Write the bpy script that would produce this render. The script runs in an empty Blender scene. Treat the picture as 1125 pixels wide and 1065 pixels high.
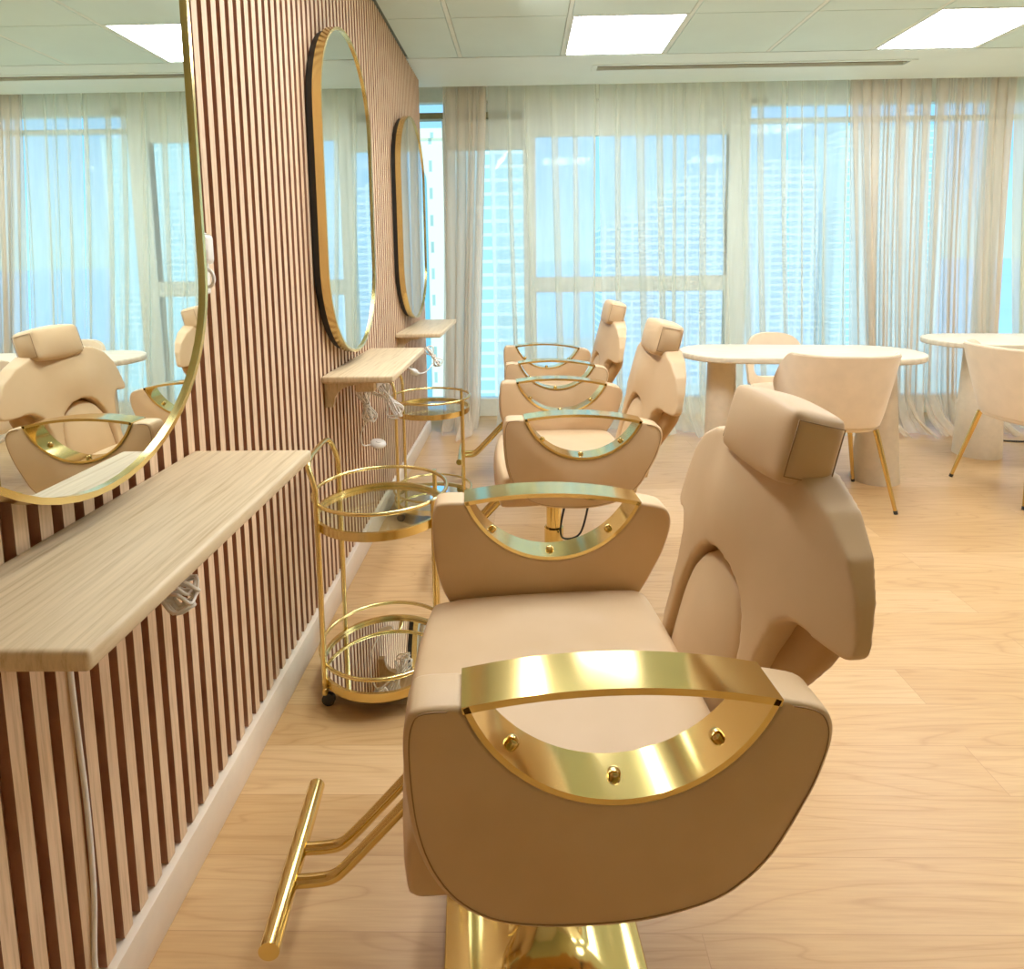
import bpy, bmesh, math, random
from mathutils import Vector, Matrix
random.seed(7)
SC = bpy.context.scene
COL = SC.collection
PI = math.pi

# ------------------------------------------------------------------ materials
def lin(r, g, b):
    f = lambda c: (c/255/12.92) if c/255 <= .04045 else ((c/255+.055)/1.055)**2.4
    return (f(r), f(g), f(b), 1)

class NT:
    def __init__(s, name):
        s.m = bpy.data.materials.new(name); s.m.use_nodes = True
        s.t = s.m.node_tree; s.t.nodes.clear()
        s.out = s.n('ShaderNodeOutputMaterial')
    def n(s, t, **k):
        nd = s.t.nodes.new(t)
        for a, v in k.items(): setattr(nd, a, v)
        return nd
    def l(s, a, b): s.t.links.new(a, b)
    def bsdf(s, col=None, rough=.5, metal=0, **k):
        b = s.n('ShaderNodeBsdfPrincipled')
        if col: b.inputs['Base Color'].default_value = col
        b.inputs['Roughness'].default_value = rough; b.inputs['Metallic'].default_value = metal
        for a, v in k.items(): b.inputs[a.replace('_', ' ')].default_value = v
        s.l(b.outputs[0], s.out.inputs[0]); return b
    def coord(s, scale=(1, 1, 1), which='Object'):
        tc = s.n('ShaderNodeTexCoord'); mp = s.n('ShaderNodeMapping')
        mp.inputs['Scale'].default_value = scale
        s.l(tc.outputs[which], mp.inputs[0]); return mp.outputs[0]
    def noise(s, vec, scale=5, detail=4, rough=.5, dist=0):
        n = s.n('ShaderNodeTexNoise'); s.l(vec, n.inputs['Vector'])
        n.inputs['Scale'].default_value = scale; n.inputs['Detail'].default_value = detail
        n.inputs['Roughness'].default_value = rough; n.inputs['Distortion'].default_value = dist
        return n.outputs['Fac']
    def ramp(s, fac, stops):
        r = s.n('ShaderNodeValToRGB'); s.l(fac, r.inputs[0])
        el = r.color_ramp.elements
        while len(el) < len(stops): el.new(.5)
        for e, (p, c) in zip(el, stops): e.position = p; e.color = c
        return r.outputs[0]
    def mix(s, fac, a, b, mode='MIX'):
        m = s.n('ShaderNodeMix', data_type='RGBA', blend_type=mode)
        for sock, v in ((m.inputs[0], fac), (m.inputs[6], a), (m.inputs[7], b)):
            if hasattr(v, 'is_linked'): s.l(v, sock)
            else: sock.default_value = v
        return m.outputs[2]
    def bump(s, b, h, strength=.2, dist=.002):
        bp = s.n('ShaderNodeBump'); bp.inputs['Strength'].default_value = strength
        bp.inputs['Distance'].default_value = dist
        s.l(h, bp.inputs['Height']); s.l(bp.outputs[0], b.inputs['Normal'])

def plain(name, col, rough=.5, metal=0, noise=.06, nscale=30, bump=0, **k):
    t = NT(name); b = t.bsdf(col, rough, metal, **k)
    f = t.noise(t.coord(), nscale, 3)
    d = tuple(c*(1-noise*2) for c in col[:3])+(1,); u = tuple(min(1, c*(1+noise)) for c in col[:3])+(1,)
    t.l(t.ramp(f, [(.3, d), (.7, u)]), b.inputs['Base Color'])
    if bump: t.bump(b, f, bump, .001)
    return t.m

def wood(name, c1, c2, stretch, rough=.5, scale=6):
    t = NT(name); b = t.bsdf(c1, rough)
    v = t.coord(stretch)
    f = t.noise(v, scale, 6, .65, .3)
    t.l(t.ramp(f, [(.3, c2), (.5, c1), (.72, tuple(min(1, c*1.15) for c in c1[:3])+(1,))]), b.inputs['Base Color'])
    t.bump(b, f, .15, .001)
    return t.m

def floor_mat():
    t = NT('oak_planks'); b = t.bsdf(lin(214, 172, 118), .38)
    b.inputs['Specular IOR Level'].default_value = .4
    co = t.coord()
    off = t.n('ShaderNodeVectorMath', operation='ADD'); t.l(co, off.inputs[0]); off.inputs[1].default_value = (10, 9.96, 0)
    br = t.n('ShaderNodeTexBrick'); t.l(off.outputs[0], br.inputs['Vector'])
    br.offset = .37; br.offset_frequency = 2; br.squash = 1
    br.inputs['Color1'].default_value = (0, 0, 0, 1); br.inputs['Color2'].default_value = (1, 1, 1, 1)
    br.inputs['Mortar'].default_value = (.5, .5, .5, 1)
    br.inputs['Scale'].default_value = 1; br.inputs['Mortar Size'].default_value = .0009
    br.inputs['Mortar Smooth'].default_value = .4; br.inputs['Bias'].default_value = 0
    br.inputs['Brick Width'].default_value = 1.22; br.inputs['Row Height'].default_value = .144
    # shift grain per plank
    sh = t.n('ShaderNodeVectorMath', operation='MULTIPLY_ADD')
    t.l(br.outputs['Color'], sh.inputs[0]); sh.inputs[1].default_value = (7, 3, 9); t.l(co, sh.inputs[2])
    mp = t.n('ShaderNodeMapping'); mp.inputs['Scale'].default_value = (.55, 4.2, 1); t.l(sh.outputs[0], mp.inputs[0])
    fig = t.noise(mp.outputs[0], 2.0, 2, .45, .6)
    mul = t.n('ShaderNodeMath', operation='MULTIPLY'); t.l(fig, mul.inputs[0]); mul.inputs[1].default_value = 20
    fr = t.n('ShaderNodeMath', operation='PINGPONG'); t.l(mul.outputs[0], fr.inputs[0]); fr.inputs[1].default_value = 1
    mp2 = t.n('ShaderNodeMapping'); mp2.inputs['Scale'].default_value = (2.2, 60, 1); t.l(sh.outputs[0], mp2.inputs[0])
    fine = t.noise(mp2.outputs[0], 3, 5, .6)
    base = t.ramp(br.outputs['Color'], [(0, lin(200, 157, 103)), (.5, lin(206, 164, 111)), (1, lin(213, 173, 122))])
    c = t.mix(t.ramp(fr.outputs[0], [(.0, (1, 1, 1, 1)), (.75, (.97, .95, .93, 1)), (1, (.86, .80, .73, 1))]), base, base)
    m1 = t.mix(1, base, t.ramp(fr.outputs[0], [(.2, (1, 1, 1, 1)), (.8, (.97, .95, .92, 1)), (1, (.86, .81, .74, 1))]), 'MULTIPLY')
    m2 = t.mix(1, m1, t.ramp(fine, [(.3, (.88, .85, .81, 1)), (.6, (1.0, 1.0, 1.0, 1))]), 'MULTIPLY')
    m3 = t.mix(br.outputs['Fac'], m2, lin(176, 132, 84))
    t.l(m3, b.inputs['Base Color'])
    t.bump(b, fine, .06, .001)
    return t.m

def leather():
    t = NT('beige_leather'); b = t.bsdf(lin(208, 176, 134), .48)
    v = t.coord()
    f = t.noise(v, 6, 3); g = t.noise(v, 420, 2)
    t.l(t.ramp(f, [(.3, lin(205, 172, 129)), (.7, lin(214, 182, 140))]), b.inputs['Base Color'])
    t.bump(b, g, .12, .0006)
    b.inputs['Specular IOR Level'].default_value = .35
    return t.m

def gold(name='polished_gold', col=(.80, .60, .22, 1), rough=.13):
    t = NT(name); b = t.bsdf(col, rough, 1)
    f = t.noise(t.coord(), 9, 3)
    t.l(t.ramp(f, [(.3, tuple(c*.92 for c in col[:3])+(1,)), (.7, col)]), b.inputs['Base Color'])
    return t.m

def glassy(name, tint, gloss=.08):
    t = NT(name)
    tr = t.n('ShaderNodeBsdfTransparent'); gl = t.n('ShaderNodeBsdfGlossy'); mx = t.n('ShaderNodeMixShader')
    f = t.noise(t.coord(), 2, 2)
    t.l(t.ramp(f, [(0, tint), (1, tuple(min(1, c*1.02) for c in tint[:3])+(1,))]), tr.inputs[0])
    gl.inputs['Roughness'].default_value = .02
    lw = t.n('ShaderNodeLayerWeight'); lw.inputs[0].default_value = .5
    pw = t.n('ShaderNodeMath', operation='POWER'); t.l(lw.outputs['Facing'], pw.inputs[0]); pw.inputs[1].default_value = 4
    ma = t.n('ShaderNodeMath', operation='MULTIPLY_ADD'); t.l(pw.outputs[0], ma.inputs[0]); ma.inputs[1].default_value = .6; ma.inputs[2].default_value = .03
    t.l(ma.outputs[0], mx.inputs[0]); t.l(tr.outputs[0], mx.inputs[1]); t.l(gl.outputs[0], mx.inputs[2])
    t.l(mx.outputs[0], t.out.inputs[0]); return t.m

def mirror_mat():
    t = NT('mirror_glass'); b = t.bsdf((.86, .93, .90, 1), .0, 1)
    f = t.noise(t.coord(), 2, 1)
    t.l(t.ramp(f, [(0, (.85, .92, .89, 1)), (1, (.87, .94, .91, 1))]), b.inputs['Base Color'])
    return t.m

def sheer(name, col, dens):
    t = NT(name)
    tr = t.n('ShaderNodeBsdfTransparent'); tr.inputs[0].default_value = (1, 1, 1, 1)
    df = t.n('ShaderNodeBsdfDiffuse'); tl = t.n('ShaderNodeBsdfTranslucent')
    v = t.coord((1, 1, .06))
    f = t.noise(v, 26, 3)
    c = t.ramp(f, [(.3, tuple(x*.90 for x in col[:3])+(1,)), (.7, col)])
    t.l(c, df.inputs[0]); t.l(c, tl.inputs[0])
    m1 = t.n('ShaderNodeMixShader'); m1.inputs[0].default_value = .5
    t.l(df.outputs[0], m1.inputs[1]); t.l(tl.outputs[0], m1.inputs[2])
    lw = t.n('ShaderNodeLayerWeight'); lw.inputs[0].default_value = .35
    mr = t.n('ShaderNodeMapRange'); t.l(lw.outputs['Facing'], mr.inputs[0])
    mr.inputs[3].default_value = dens; mr.inputs[4].default_value = min(.97, dens+.42)
    m2 = t.n('ShaderNodeMixShader'); t.l(mr.outputs[0], m2.inputs[0])
    t.l(tr.outputs[0], m2.inputs[1]); t.l(m1.outputs[0], m2.inputs[2])
    t.l(m2.outputs[0], t.out.inputs[0]); return t.m

def emit(name, col, s):
    t = NT(name); e = t.n('ShaderNodeEmission')
    f = t.noise(t.coord(), 3, 4)
    t.l(t.ramp(f, [(.3, tuple(c*.93 for c in col[:3])+(1,)), (.7, col)]), e.inputs[0]); e.inputs[1].default_value = s
    t.l(e.outputs[0], t.out.inputs[0]); return t.m

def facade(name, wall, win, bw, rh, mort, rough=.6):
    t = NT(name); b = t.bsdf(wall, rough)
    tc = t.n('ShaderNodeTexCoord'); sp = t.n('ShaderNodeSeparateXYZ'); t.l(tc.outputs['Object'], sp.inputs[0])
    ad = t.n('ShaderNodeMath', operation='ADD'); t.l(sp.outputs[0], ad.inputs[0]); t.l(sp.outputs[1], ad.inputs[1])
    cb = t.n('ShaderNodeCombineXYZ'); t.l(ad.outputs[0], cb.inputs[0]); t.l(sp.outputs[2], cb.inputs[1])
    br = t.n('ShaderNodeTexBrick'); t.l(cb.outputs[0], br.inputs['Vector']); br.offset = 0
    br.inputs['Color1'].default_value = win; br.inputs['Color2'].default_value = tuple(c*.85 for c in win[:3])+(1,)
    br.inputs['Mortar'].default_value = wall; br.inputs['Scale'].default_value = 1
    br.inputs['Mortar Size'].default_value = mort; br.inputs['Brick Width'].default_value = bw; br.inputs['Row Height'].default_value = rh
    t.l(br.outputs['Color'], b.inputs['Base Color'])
    t.l(br.outputs['Color'], b.inputs['Emission Color']); b.inputs['Emission Strength'].default_value = .08  # slight self-glow added so the facades read brighter; they are no lamps
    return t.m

M = {}
M['floor'] = floor_mat()
M['leather'] = leather()
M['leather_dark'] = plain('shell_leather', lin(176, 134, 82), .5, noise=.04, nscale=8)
M['thread'] = plain('seam_thread', lin(150, 116, 78), .7)
M['gold'] = gold()
M['gold_soft'] = gold('brushed_gold', (.82, .64, .26, 1), .20)
M['gold_leg'] = gold('gold_leg', (.72, .50, .17, 1), .22)
M['slat'] = wood('slat_oak', lin(222, 188, 150), lin(196, 160, 122), (1, 22, .9), .55, 8)
M['gap'] = plain('slat_felt', lin(146, 96, 74), .9, noise=.15, nscale=60)
M['slatshade'] = wood('slat_side_shaded', lin(170, 122, 94), lin(144, 100, 76), (1, 20, .8), .7, 8)  # darker copy of the slat oak; shade on the batten sides put into colour
M['shelf'] = wood('shelf_oak', lin(214, 190, 150), lin(186, 156, 112), (26, .9, 6), .5, 5)
M['table'] = wood('pale_table', lin(214, 202, 176), lin(200, 186, 158), (1.5, 14, 4), .4, 4)
M['plinth'] = plain('table_leg_paint', lin(212, 196, 168), .6, noise=.03)
M['base'] = plain('baseboard_paint', lin(232, 214, 190), .5, noise=.02)
M['ceil'] = plain('ceiling_tile', lin(212, 234, 224), .6, noise=.02, nscale=3)
M['ceilgap'] = plain('ceiling_gap', lin(120, 134, 122), .7)
M['tbar'] = plain('ceiling_bar', lin(226, 236, 222), .5, noise=.02)
M['soffit'] = plain('soffit_paint', lin(226, 240, 230), .6, noise=.015, nscale=3)
M['wallp'] = plain('wall_paint', lin(226, 218, 198), .7, noise=.02, nscale=3)
M['ventdark'] = plain('vent_dark', lin(130, 128, 98), .7)
M['white'] = plain('white_plastic', lin(238, 232, 220), .4, noise=.02)
M['black'] = plain('black_rubber', lin(24, 22, 20), .6)
M['darkback'] = plain('mirror_backing', lin(18, 12, 10), .5)
M['mirror'] = mirror_mat()
M['glass'] = glassy('shelf_glass', (.90, .96, .93, 1))
M['pane'] = glassy('window_glass', (.86, .97, .975, 1))
M['frame'] = plain('window_frame_paint', lin(236, 238, 224), .5, noise=.02)
M['spandrel'] = plain('spandrel_panel', lin(190, 200, 178), .6, noise=.03, nscale=3)
M['framedark'] = plain('window_trim_dark', lin(140, 130, 92), .6)
M['velvet'] = plain('cream_velvet', lin(226, 206, 174), .75, noise=.03, nscale=14)
M['velvet'].node_tree.nodes['Principled BSDF'].inputs['Sheen Weight'].default_value = .3
M['velvet2'] = plain('peach_shell', lin(226, 200, 164), .6, noise=.03, nscale=14)
M['panel'] = emit('light_diffuser', (.95, .97, 1, 1), 19.0)
M['sheerA'] = sheer('sheer_pale', lin(238, 238, 218), .40)
M['sheerB'] = sheer('sheer_beige', lin(238, 224, 200), .52)
M['sheerC'] = sheer('sheer_cream', lin(232, 230, 206), .78)
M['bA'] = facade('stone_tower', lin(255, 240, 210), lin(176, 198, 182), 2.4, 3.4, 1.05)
M['bArch'] = plain('arched_glazing', lin(126, 190, 200), .3)
M['bB'] = facade('glass_tower', lin(236, 246, 240), lin(190, 226, 228), 9, 3.2, .42)  # distance haze is put into the washed-out colours of the far towers
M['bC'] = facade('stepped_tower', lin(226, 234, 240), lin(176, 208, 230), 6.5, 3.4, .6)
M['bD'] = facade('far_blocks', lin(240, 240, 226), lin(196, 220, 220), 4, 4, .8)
M['sand'] = plain('pale_ground', lin(216, 224, 208), .9, noise=.1, nscale=.02)
M['sea'] = plain('sea_water', lin(196, 228, 236), .9, noise=.03, nscale=.01)

# ------------------------------------------------------------------ helpers
def setm(me, mats):
    for m in (mats if isinstance(mats, (list, tuple)) else [mats]): me.materials.append(M[m])
def obj(name, bm, mats, parent=None, smooth=40, mtx=None):
    if isinstance(bm, bmesh.types.BMesh):
        bmesh.ops.recalc_face_normals(bm, faces=bm.faces[:])
        me = bpy.data.meshes.new(name); bm.to_mesh(me); bm.free()
    else: me = bm; me.name = name
    setm(me, mats)
    if smooth:
        me.shade_smooth()
        if smooth < 180: me.set_sharp_from_angle(angle=math.radians(smooth))
    o = bpy.data.objects.new(name, me); COL.objects.link(o)
    if parent: o.parent = parent
    if mtx is not None: o.matrix_local = mtx
    return o
def tag(o, label, cat, group=None):
    o['label'] = label; o['category'] = cat
    if group: o['group'] = group
    return o
def thing(name, label, cat, loc=(0, 0, 0), rz=0, group=None):
    o = bpy.data.objects.new(name, None); COL.objects.link(o)
    o.empty_display_size = .05
    o.location = loc; o.rotation_euler = (0, 0, rz); return tag(o, label, cat, group)
def struct(o): o['kind'] = 'structure'; return o
def copy_tree(o, parent=None):
    c = o.copy(); COL.objects.link(c)
    if parent: c.parent = parent
    for ch in list(o.children): copy_tree(ch, c)
    return c
def box(bm, x0, x1, y0, y1, z0, z1, bev=0, mi=0, seg=2):
    b2 = bmesh.new()
    bmesh.ops.create_cube(b2, size=1)
    for v in b2.verts: v.co = Vector(((x0+x1)/2+v.co.x*(x1-x0), (y0+y1)/2+v.co.y*(y1-y0), (z0+z1)/2+v.co.z*(z1-z0)))
    if bev: bmesh.ops.bevel(b2, geom=b2.edges[:], offset=bev, segments=seg, profile=.5, affect='EDGES')
    for f in b2.faces: f.material_index = mi
    join(bm, b2)
def join(bm, b2, mtx=None):
    vm = {}
    for v in b2.verts: vm[v] = bm.verts.new(mtx @ v.co if mtx else v.co)
    for f in b2.faces:
        try:
            nf = bm.faces.new([vm[v] for v in f.verts]); nf.material_index = f.material_index; nf.smooth = f.smooth
        except ValueError: pass
    b2.free()
def tube(bm, pts, r, n=10, closed=False, mi=0):
    P = [Vector(p) for p in pts]; N = len(P)
    rr = r if callable(r) else (lambda t: r)
    tang = []
    for i in range(N):
        a = P[(i-1) % N] if (closed or i > 0) else P[i]
        b = P[(i+1) % N] if (closed or i < N-1) else P[i]
        tang.append((b-a).normalized())
    ref = Vector((0, 0, 1)) if abs(tang[0].z) < .9 else Vector((1, 0, 0))
    u = tang[0].cross(ref).normalized()
    rings = []
    for i in range(N):
        u = (u-tang[i]*u.dot(tang[i])).normalized(); w = tang[i].cross(u)
        R = rr(i/(N-1) if N > 1 else 0)
        rings.append([bm.verts.new(P[i]+(u*math.cos(2*PI*k/n)+w*math.sin(2*PI*k/n))*R) for k in range(n)])
    for i in range(N if closed else N-1):
        A, B = rings[i], rings[(i+1) % N]
        for k in range(n):
            f = bm.faces.new((A[k], A[(k+1) % n], B[(k+1) % n], B[k])); f.material_index = mi
    if not closed:
        bm.faces.new(rings[0][::-1]).material_index = mi; bm.faces.new(rings[-1]).material_index = mi
def spline(pts, n=8, closed=False):
    P = [Vector(p) for p in pts]; out = []; N = len(P)
    for i in range(N if closed else N-1):
        g = lambda k: P[k % N] if closed else P[max(0, min(N-1, k))]
        p0, p1, p2, p3 = g(i-1), g(i), g(i+1), g(i+2)
        for k in range(n):
            t = k/n
            out.append(.5*((2*p1)+(p2-p0)*t+(2*p0-5*p1+4*p2-p3)*t*t+(3*p1-p0-3*p2+p3)*t**3))
    if not closed: out.append(P[-1])
    return out
def lathe(bm, prof, n=32, c=(0, 0), mi=0):
    rings = []
    for r, z in prof:
        rings.append([bm.verts.new((c[0]+r*math.cos(2*PI*k/n), c[1]+r*math.sin(2*PI*k/n), z)) for k in range(n)])
    for A, B in zip(rings, rings[1:]):
        for k in range(n): bm.faces.new((A[k], A[(k+1) % n], B[(k+1) % n], B[k])).material_index = mi
    bm.faces.new(rings[0][::-1]).material_index = mi; bm.faces.new(rings[-1]).material_index = mi
def prism(outline, axis, a, b):
    """outline of 2-D points extruded along axis ('x': pts are (y,z); 'y': (x,z); 'z': (x,y))"""
    bm = bmesh.new()
    mk = {'x': lambda p, t: (t, p[0], p[1]), 'y': lambda p, t: (p[0], t, p[1]), 'z': lambda p, t: (p[0], p[1], t)}[axis]
    A = [bm.verts.new(mk(p, a)) for p in outline]; B = [bm.verts.new(mk(p, b)) for p in outline]
    n = len(A)
    bm.faces.new(A); bm.faces.new(B[::-1])
    for i in range(n): bm.faces.new((A[i], B[i], B[(i+1) % n], A[(i+1) % n]))
    bmesh.ops.recalc_face_normals(bm, faces=bm.faces[:])
    return bm
def bevel_caps(bm, off, seg=3, ang=40):
    es = [e for e in bm.edges if len(e.link_faces) == 2 and e.calc_face_angle(0) > math.radians(ang)]
    bmesh.ops.bevel(bm, geom=es, offset=off, segments=seg, profile=.5, affect='EDGES', clamp_overlap=True)
    return bm
def remesh(bm, voxel, smooth, fn=None, fac=.5):
    me = bpy.data.meshes.new('tmp'); bmesh.ops.triangulate(bm, faces=bm.faces[:]); bm.to_mesh(me); bm.free()
    o = bpy.data.objects.new('tmp', me); COL.objects.link(o)
    r = o.modifiers.new('r', 'REMESH'); r.mode = 'VOXEL'; r.voxel_size = voxel
    if smooth:
        s = o.modifiers.new('s', 'SMOOTH'); s.factor = fac; s.iterations = smooth
    dg = bpy.context.evaluated_depsgraph_get(); dg.update()
    me2 = bpy.data.meshes.new_from_object(o.evaluated_get(dg))
    bpy.data.objects.remove(o); bpy.data.meshes.remove(me)
    if fn:
        for v in me2.vertices: v.co = fn(*v.co)
    return me2
def mirror_outline(half):
    """half outline from the top centre down to the bottom centre on +u; mirrored to a closed loop"""
    return half+[(-u, v) for u, v in half[::-1] if abs(u) > 1e-6]
def sm2(pts, n=5, closed=True): return [(p.x, p.y) for p in spline([(a, b, 0) for a, b in pts], n, closed)]

# ------------------------------------------------------------------ setting
HC = 2.393
WY = 4.72                       # window plane
bm = bmesh.new(); box(bm, -.25, 5.6, -3.6, 5.0, -.06, 0); struct(obj('floor', bm, 'floor', smooth=0))

# left slatted wall: one mesh, felt backing with vertical battens (surface pattern)
bm = bmesh.new()
box(bm, -.12, -.016, -3.5, 4.27, 0, HC, mi=1)
y = 1.318-.0425*112
while y < 4.25:
    w = .0225
    b2 = bmesh.new(); bmesh.ops.create_cube(b2, size=1)
    for v in b2.verts:
        v.co = Vector((-.009+v.co.x*.018, y+w/2+v.co.y*w, (.096+HC)/2+v.co.z*(HC-.096)))
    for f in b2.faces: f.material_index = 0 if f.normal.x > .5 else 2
    join(bm, b2)
    y += .0425
struct(obj('wall_left', bm, ['slat', 'gap', 'slatshade'], smooth=0))
bm = bmesh.new(); box(bm, -.018, .014, -3.5, 4.27, 0, .094, .003); struct(obj('baseboard_left', bm, 'base'))
bm = bmesh.new(); box(bm, -.30, -.12, 4.27, 5.0, 0, HC+.1); struct(obj('trim_1', bm, 'frame', smooth=0))
bm = bmesh.new(); box(bm, 5.5, 5.6, -3.5, 5.0, 0, HC+.1); struct(obj('wall_right', bm, 'wallp', smooth=0))
bm = bmesh.new(); box(bm, -.2, 5.6, -3.6, -3.5, 0, HC+.1); struct(obj('wall_back', bm, 'wallp', smooth=0))

# ceiling: tile grid as one mesh
bm = bmesh.new()
box(bm, -.12, 5.6, -3.6, 3.80, HC+.012, HC+.06, mi=1)
X0, Y1 = .318, 3.796
lights = []
for i in range(-1, 9):
    for j in range(0, 13):
        x0, x1 = X0+.6*i, X0+.6*(i+1); y1, y0 = Y1-.6*j, Y1-.6*(j+1)
        if i == -1: x0 = -.0
        if x1 > 5.5: x1 = 5.5
        if y0 < -3.5: y0 = -3.5
        if i % 3 == 1 and j in (0, 3) and x1 < 5.45:
            lights.append((x0, x1, y0, y1)); continue
        box(bm, x0+.013, x1-.013, y0+.003, y1-.003, HC, HC+.015, .002, 0, 1)
    xb = X0+.6*i
    if xb > 0: box(bm, xb-.0105, xb+.0105, -3.5, Y1-.003, HC+.001, HC+.014, .0015, 2, 1)
struct(obj('ceiling', bm, ['ceil', 'ceilgap', 'tbar'], smooth=0))
# soffit strip before the window with a slot for the vent
VX0, VX1, VY0, VY1 = 1.15, 3.07, 3.99, 4.075
bm = bmesh.new()
box(bm, -.12, VX0, 3.799, 4.40, HC-.002, HC+.12)
box(bm, VX1, 5.6, 3.799, 4.40, HC-.002, HC+.12)
box(bm, VX0, VX1, 3.799, VY0, HC-.002, HC+.12)
box(bm, VX0, VX1, VY1, 4.40, HC-.002, HC+.12)
struct(obj('trim_2', bm, 'soffit', smooth=0))
bm = bmesh.new(); box(bm, -.3, 5.6, 4.40, 5.0, HC+.12, HC+.16); struct(obj('trim_3', bm, 'soffit', smooth=0))
v = thing('air_vent', 'long narrow slot air vent in the white ceiling strip before the curtains', 'vent', (0, 0, HC))
bm = bmesh.new()
for (a, b, c, d) in ((VX0-.03, VX1+.03, VY0-.022, VY0+.001), (VX0-.03, VX1+.03, VY1-.001, VY1+.022), (VX0-.03, VX0+.001, VY0, VY1), (VX1-.001, VX1+.03, VY0, VY1)):
    box(bm, a, b, c, d, -.007, -.0025)
obj('frame', bm, 'soffit', v, 0)
bm = bmesh.new(); box(bm, VX0+.002, VX1-.002, VY0+.002, VY1-.002, .03, .05); obj('backing', bm, 'ventdark', v, 0)
for k in range(2):
    bm = bmesh.new(); box(bm, VX0+.002, VX1-.002, VY0+.016+k*.022, VY0+.020+k*.022, .0, .024); obj('slat', bm, 'ventdark', v, 0)

def light_name(x0, y0):
    if y0 > 3: return ['square ceiling light panel above the nearer end of the curtains, left of the two in the photo', 'square ceiling light panel above the pale tables, rightmost in the photo'][x0 > 2]
    return 'square ceiling light panel further back in the room behind the camera'
for (x0, x1, y0, y1) in lights:
    vis = y0 > 3
    lab = ('square lit ceiling panel left of the vent end, above the far salon chairs' if x0 < 2 else 'square lit ceiling panel at the right, above the pale nail tables') if vis else 'square lit ceiling panel high above the nearest chair, out of the frame'
    L = thing('ceiling_light', lab, 'ceiling light', ((x0+x1)/2, (y0+y1)/2, HC), 0, 'square ceiling light panels' if vis else 'ceiling panels above the frame')
    hx, hy = (x1-x0)/2, (y1-y0)/2
    bm = bmesh.new()
    for a in ((-hx+.012, hx-.012, -hy+.003, -hy+.016), (-hx+.012, hx-.012, hy-.016, hy-.003), (-hx+.012, -hx+.024, -hy+.016, hy-.016), (hx-.024, hx-.012, -hy+.016, hy-.016)):
        box(bm, *a, 0, .015)
    obj('frame', bm, 'tbar', L, 0)
    bm = bmesh.new(); box(bm, -hx+.024, hx-.024, -hy+.016, hy-.016, .003, .010); obj('diffuser', bm, 'panel', L, 0)

# window wall
W = bpy.data.objects.new('window_1', None); COL.objects.link(W); W['kind'] = 'structure'
bm = bmesh.new()
def fr(x0, x1, z0, z1, d=0, mi=0): box(bm, x0, x1, WY-.03+d, WY+.05, z0, z1, .003, mi, 1)
fr(-.12, 5.5, 0, .14); fr(-.12, 5.5, 2.36, HC+.12)
fr(.685, .778, .14, 2.36); fr(2.205, 2.355, .14, 2.36); fr(4.10, 4.20, .14, 2.36)
fr(.778, 2.205, .955, 1.07); fr(.778, 2.205, 2.11, 2.36, .02)
fr(-.12, .685, 2.24, 2.285, -.01, 1); fr(.10, .685, 2.02, 2.24, .03); fr(.10, .685, 2.285, 2.36, .03)
fr(2.355, 5.5, 2.18, 2.21); fr(2.355, 5.5, 2.305, 2.36)
fr(2.355, 2.47, 2.32, 2.345, -.012, 1)
fr(.09, .12, .14, 2.24)
fr(.725, .778, .14, 2.11, -.012); fr(2.205, 2.25, .14, 2.11, -.012)
obj('window_frame', bm, ['frame', 'framedark'], W, 0)
for (a, b, z0, z1) in ((-.12, .685, .14, 2.36), (.778, 2.205, .14, .955), (.778, 2.205, 1.07, 2.11), (2.355, 4.10, .14, 2.36), (4.20, 5.5, .14, 2.36)):
    bm = bmesh.new(); box(bm, a, b, WY+.012, WY+.018, z0, z1); obj('pane', bm, 'pane', W, 0)

# ------------------------------------------------------------------ wall mirrors
def pill(yc, z0, z1, r, n=28):
    pts = []
    for k in range(n+1): a = PI*k/n; pts.append((yc+r*math.cos(a), z1-r+r*math.sin(a)))
    for k in range(n+1): a = PI+PI*k/n; pts.append((yc+r*math.cos(a), z0+r+r*math.sin(a)))
    return pts
def pill_ring(x0, x1, ro, ri, z0, z1):
    b = bmesh.new(); O = pill(0, z0, z1, ro); I = pill(0, z0+(ro-ri), z1-(ro-ri), ri); n = len(O)
    V = [[b.verts.new((x, p[0], p[1])) for p in L] for L, x in ((O, x0), (O, x1), (I, x1), (I, x0))]
    for k in range(n):
        for q in range(4): b.faces.new((V[q][k], V[q][(k+1) % n], V[(q+1) % 4][(k+1) % n], V[(q+1) % 4][k]))
    return b
ZM0, ZM1, RM = .872, 2.015, .32
def make_mirror():
    m = thing('wall_mirror', '', 'mirror', (0, 0, 0), 0, 'pill shaped gold mirrors on the slatted wall')
    obj('frame', pill_ring(.026, .054, RM, RM-.009, ZM0, ZM1), 'gold_soft', m, 50)
    obj('mirror_glass', prism(pill(0, ZM0+.008, ZM1-.008, RM-.008), 'x', .040, .047), 'mirror', m, 50)
    obj('backing', prism(pill(0, ZM0+.012, ZM1-.012, RM-.012), 'x', .001, .040), 'darkback', m, 50)
    return m
mir = make_mirror()
for k, (yc, sy, lab) in enumerate(((.885, 1, 'large pill shaped gold framed mirror cut by the left edge, nearest the viewer'),
                                   (2.29, 1, 'pill shaped gold framed mirror above the middle wall shelf'),
                                   (3.63, 1.24, 'farthest pill shaped gold framed mirror, beside the curtains'))):
    o = mir if k == 0 else copy_tree(mir)
    o.location = (0, yc, 0); o.scale = (1, sy, 1); o['label'] = lab

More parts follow.
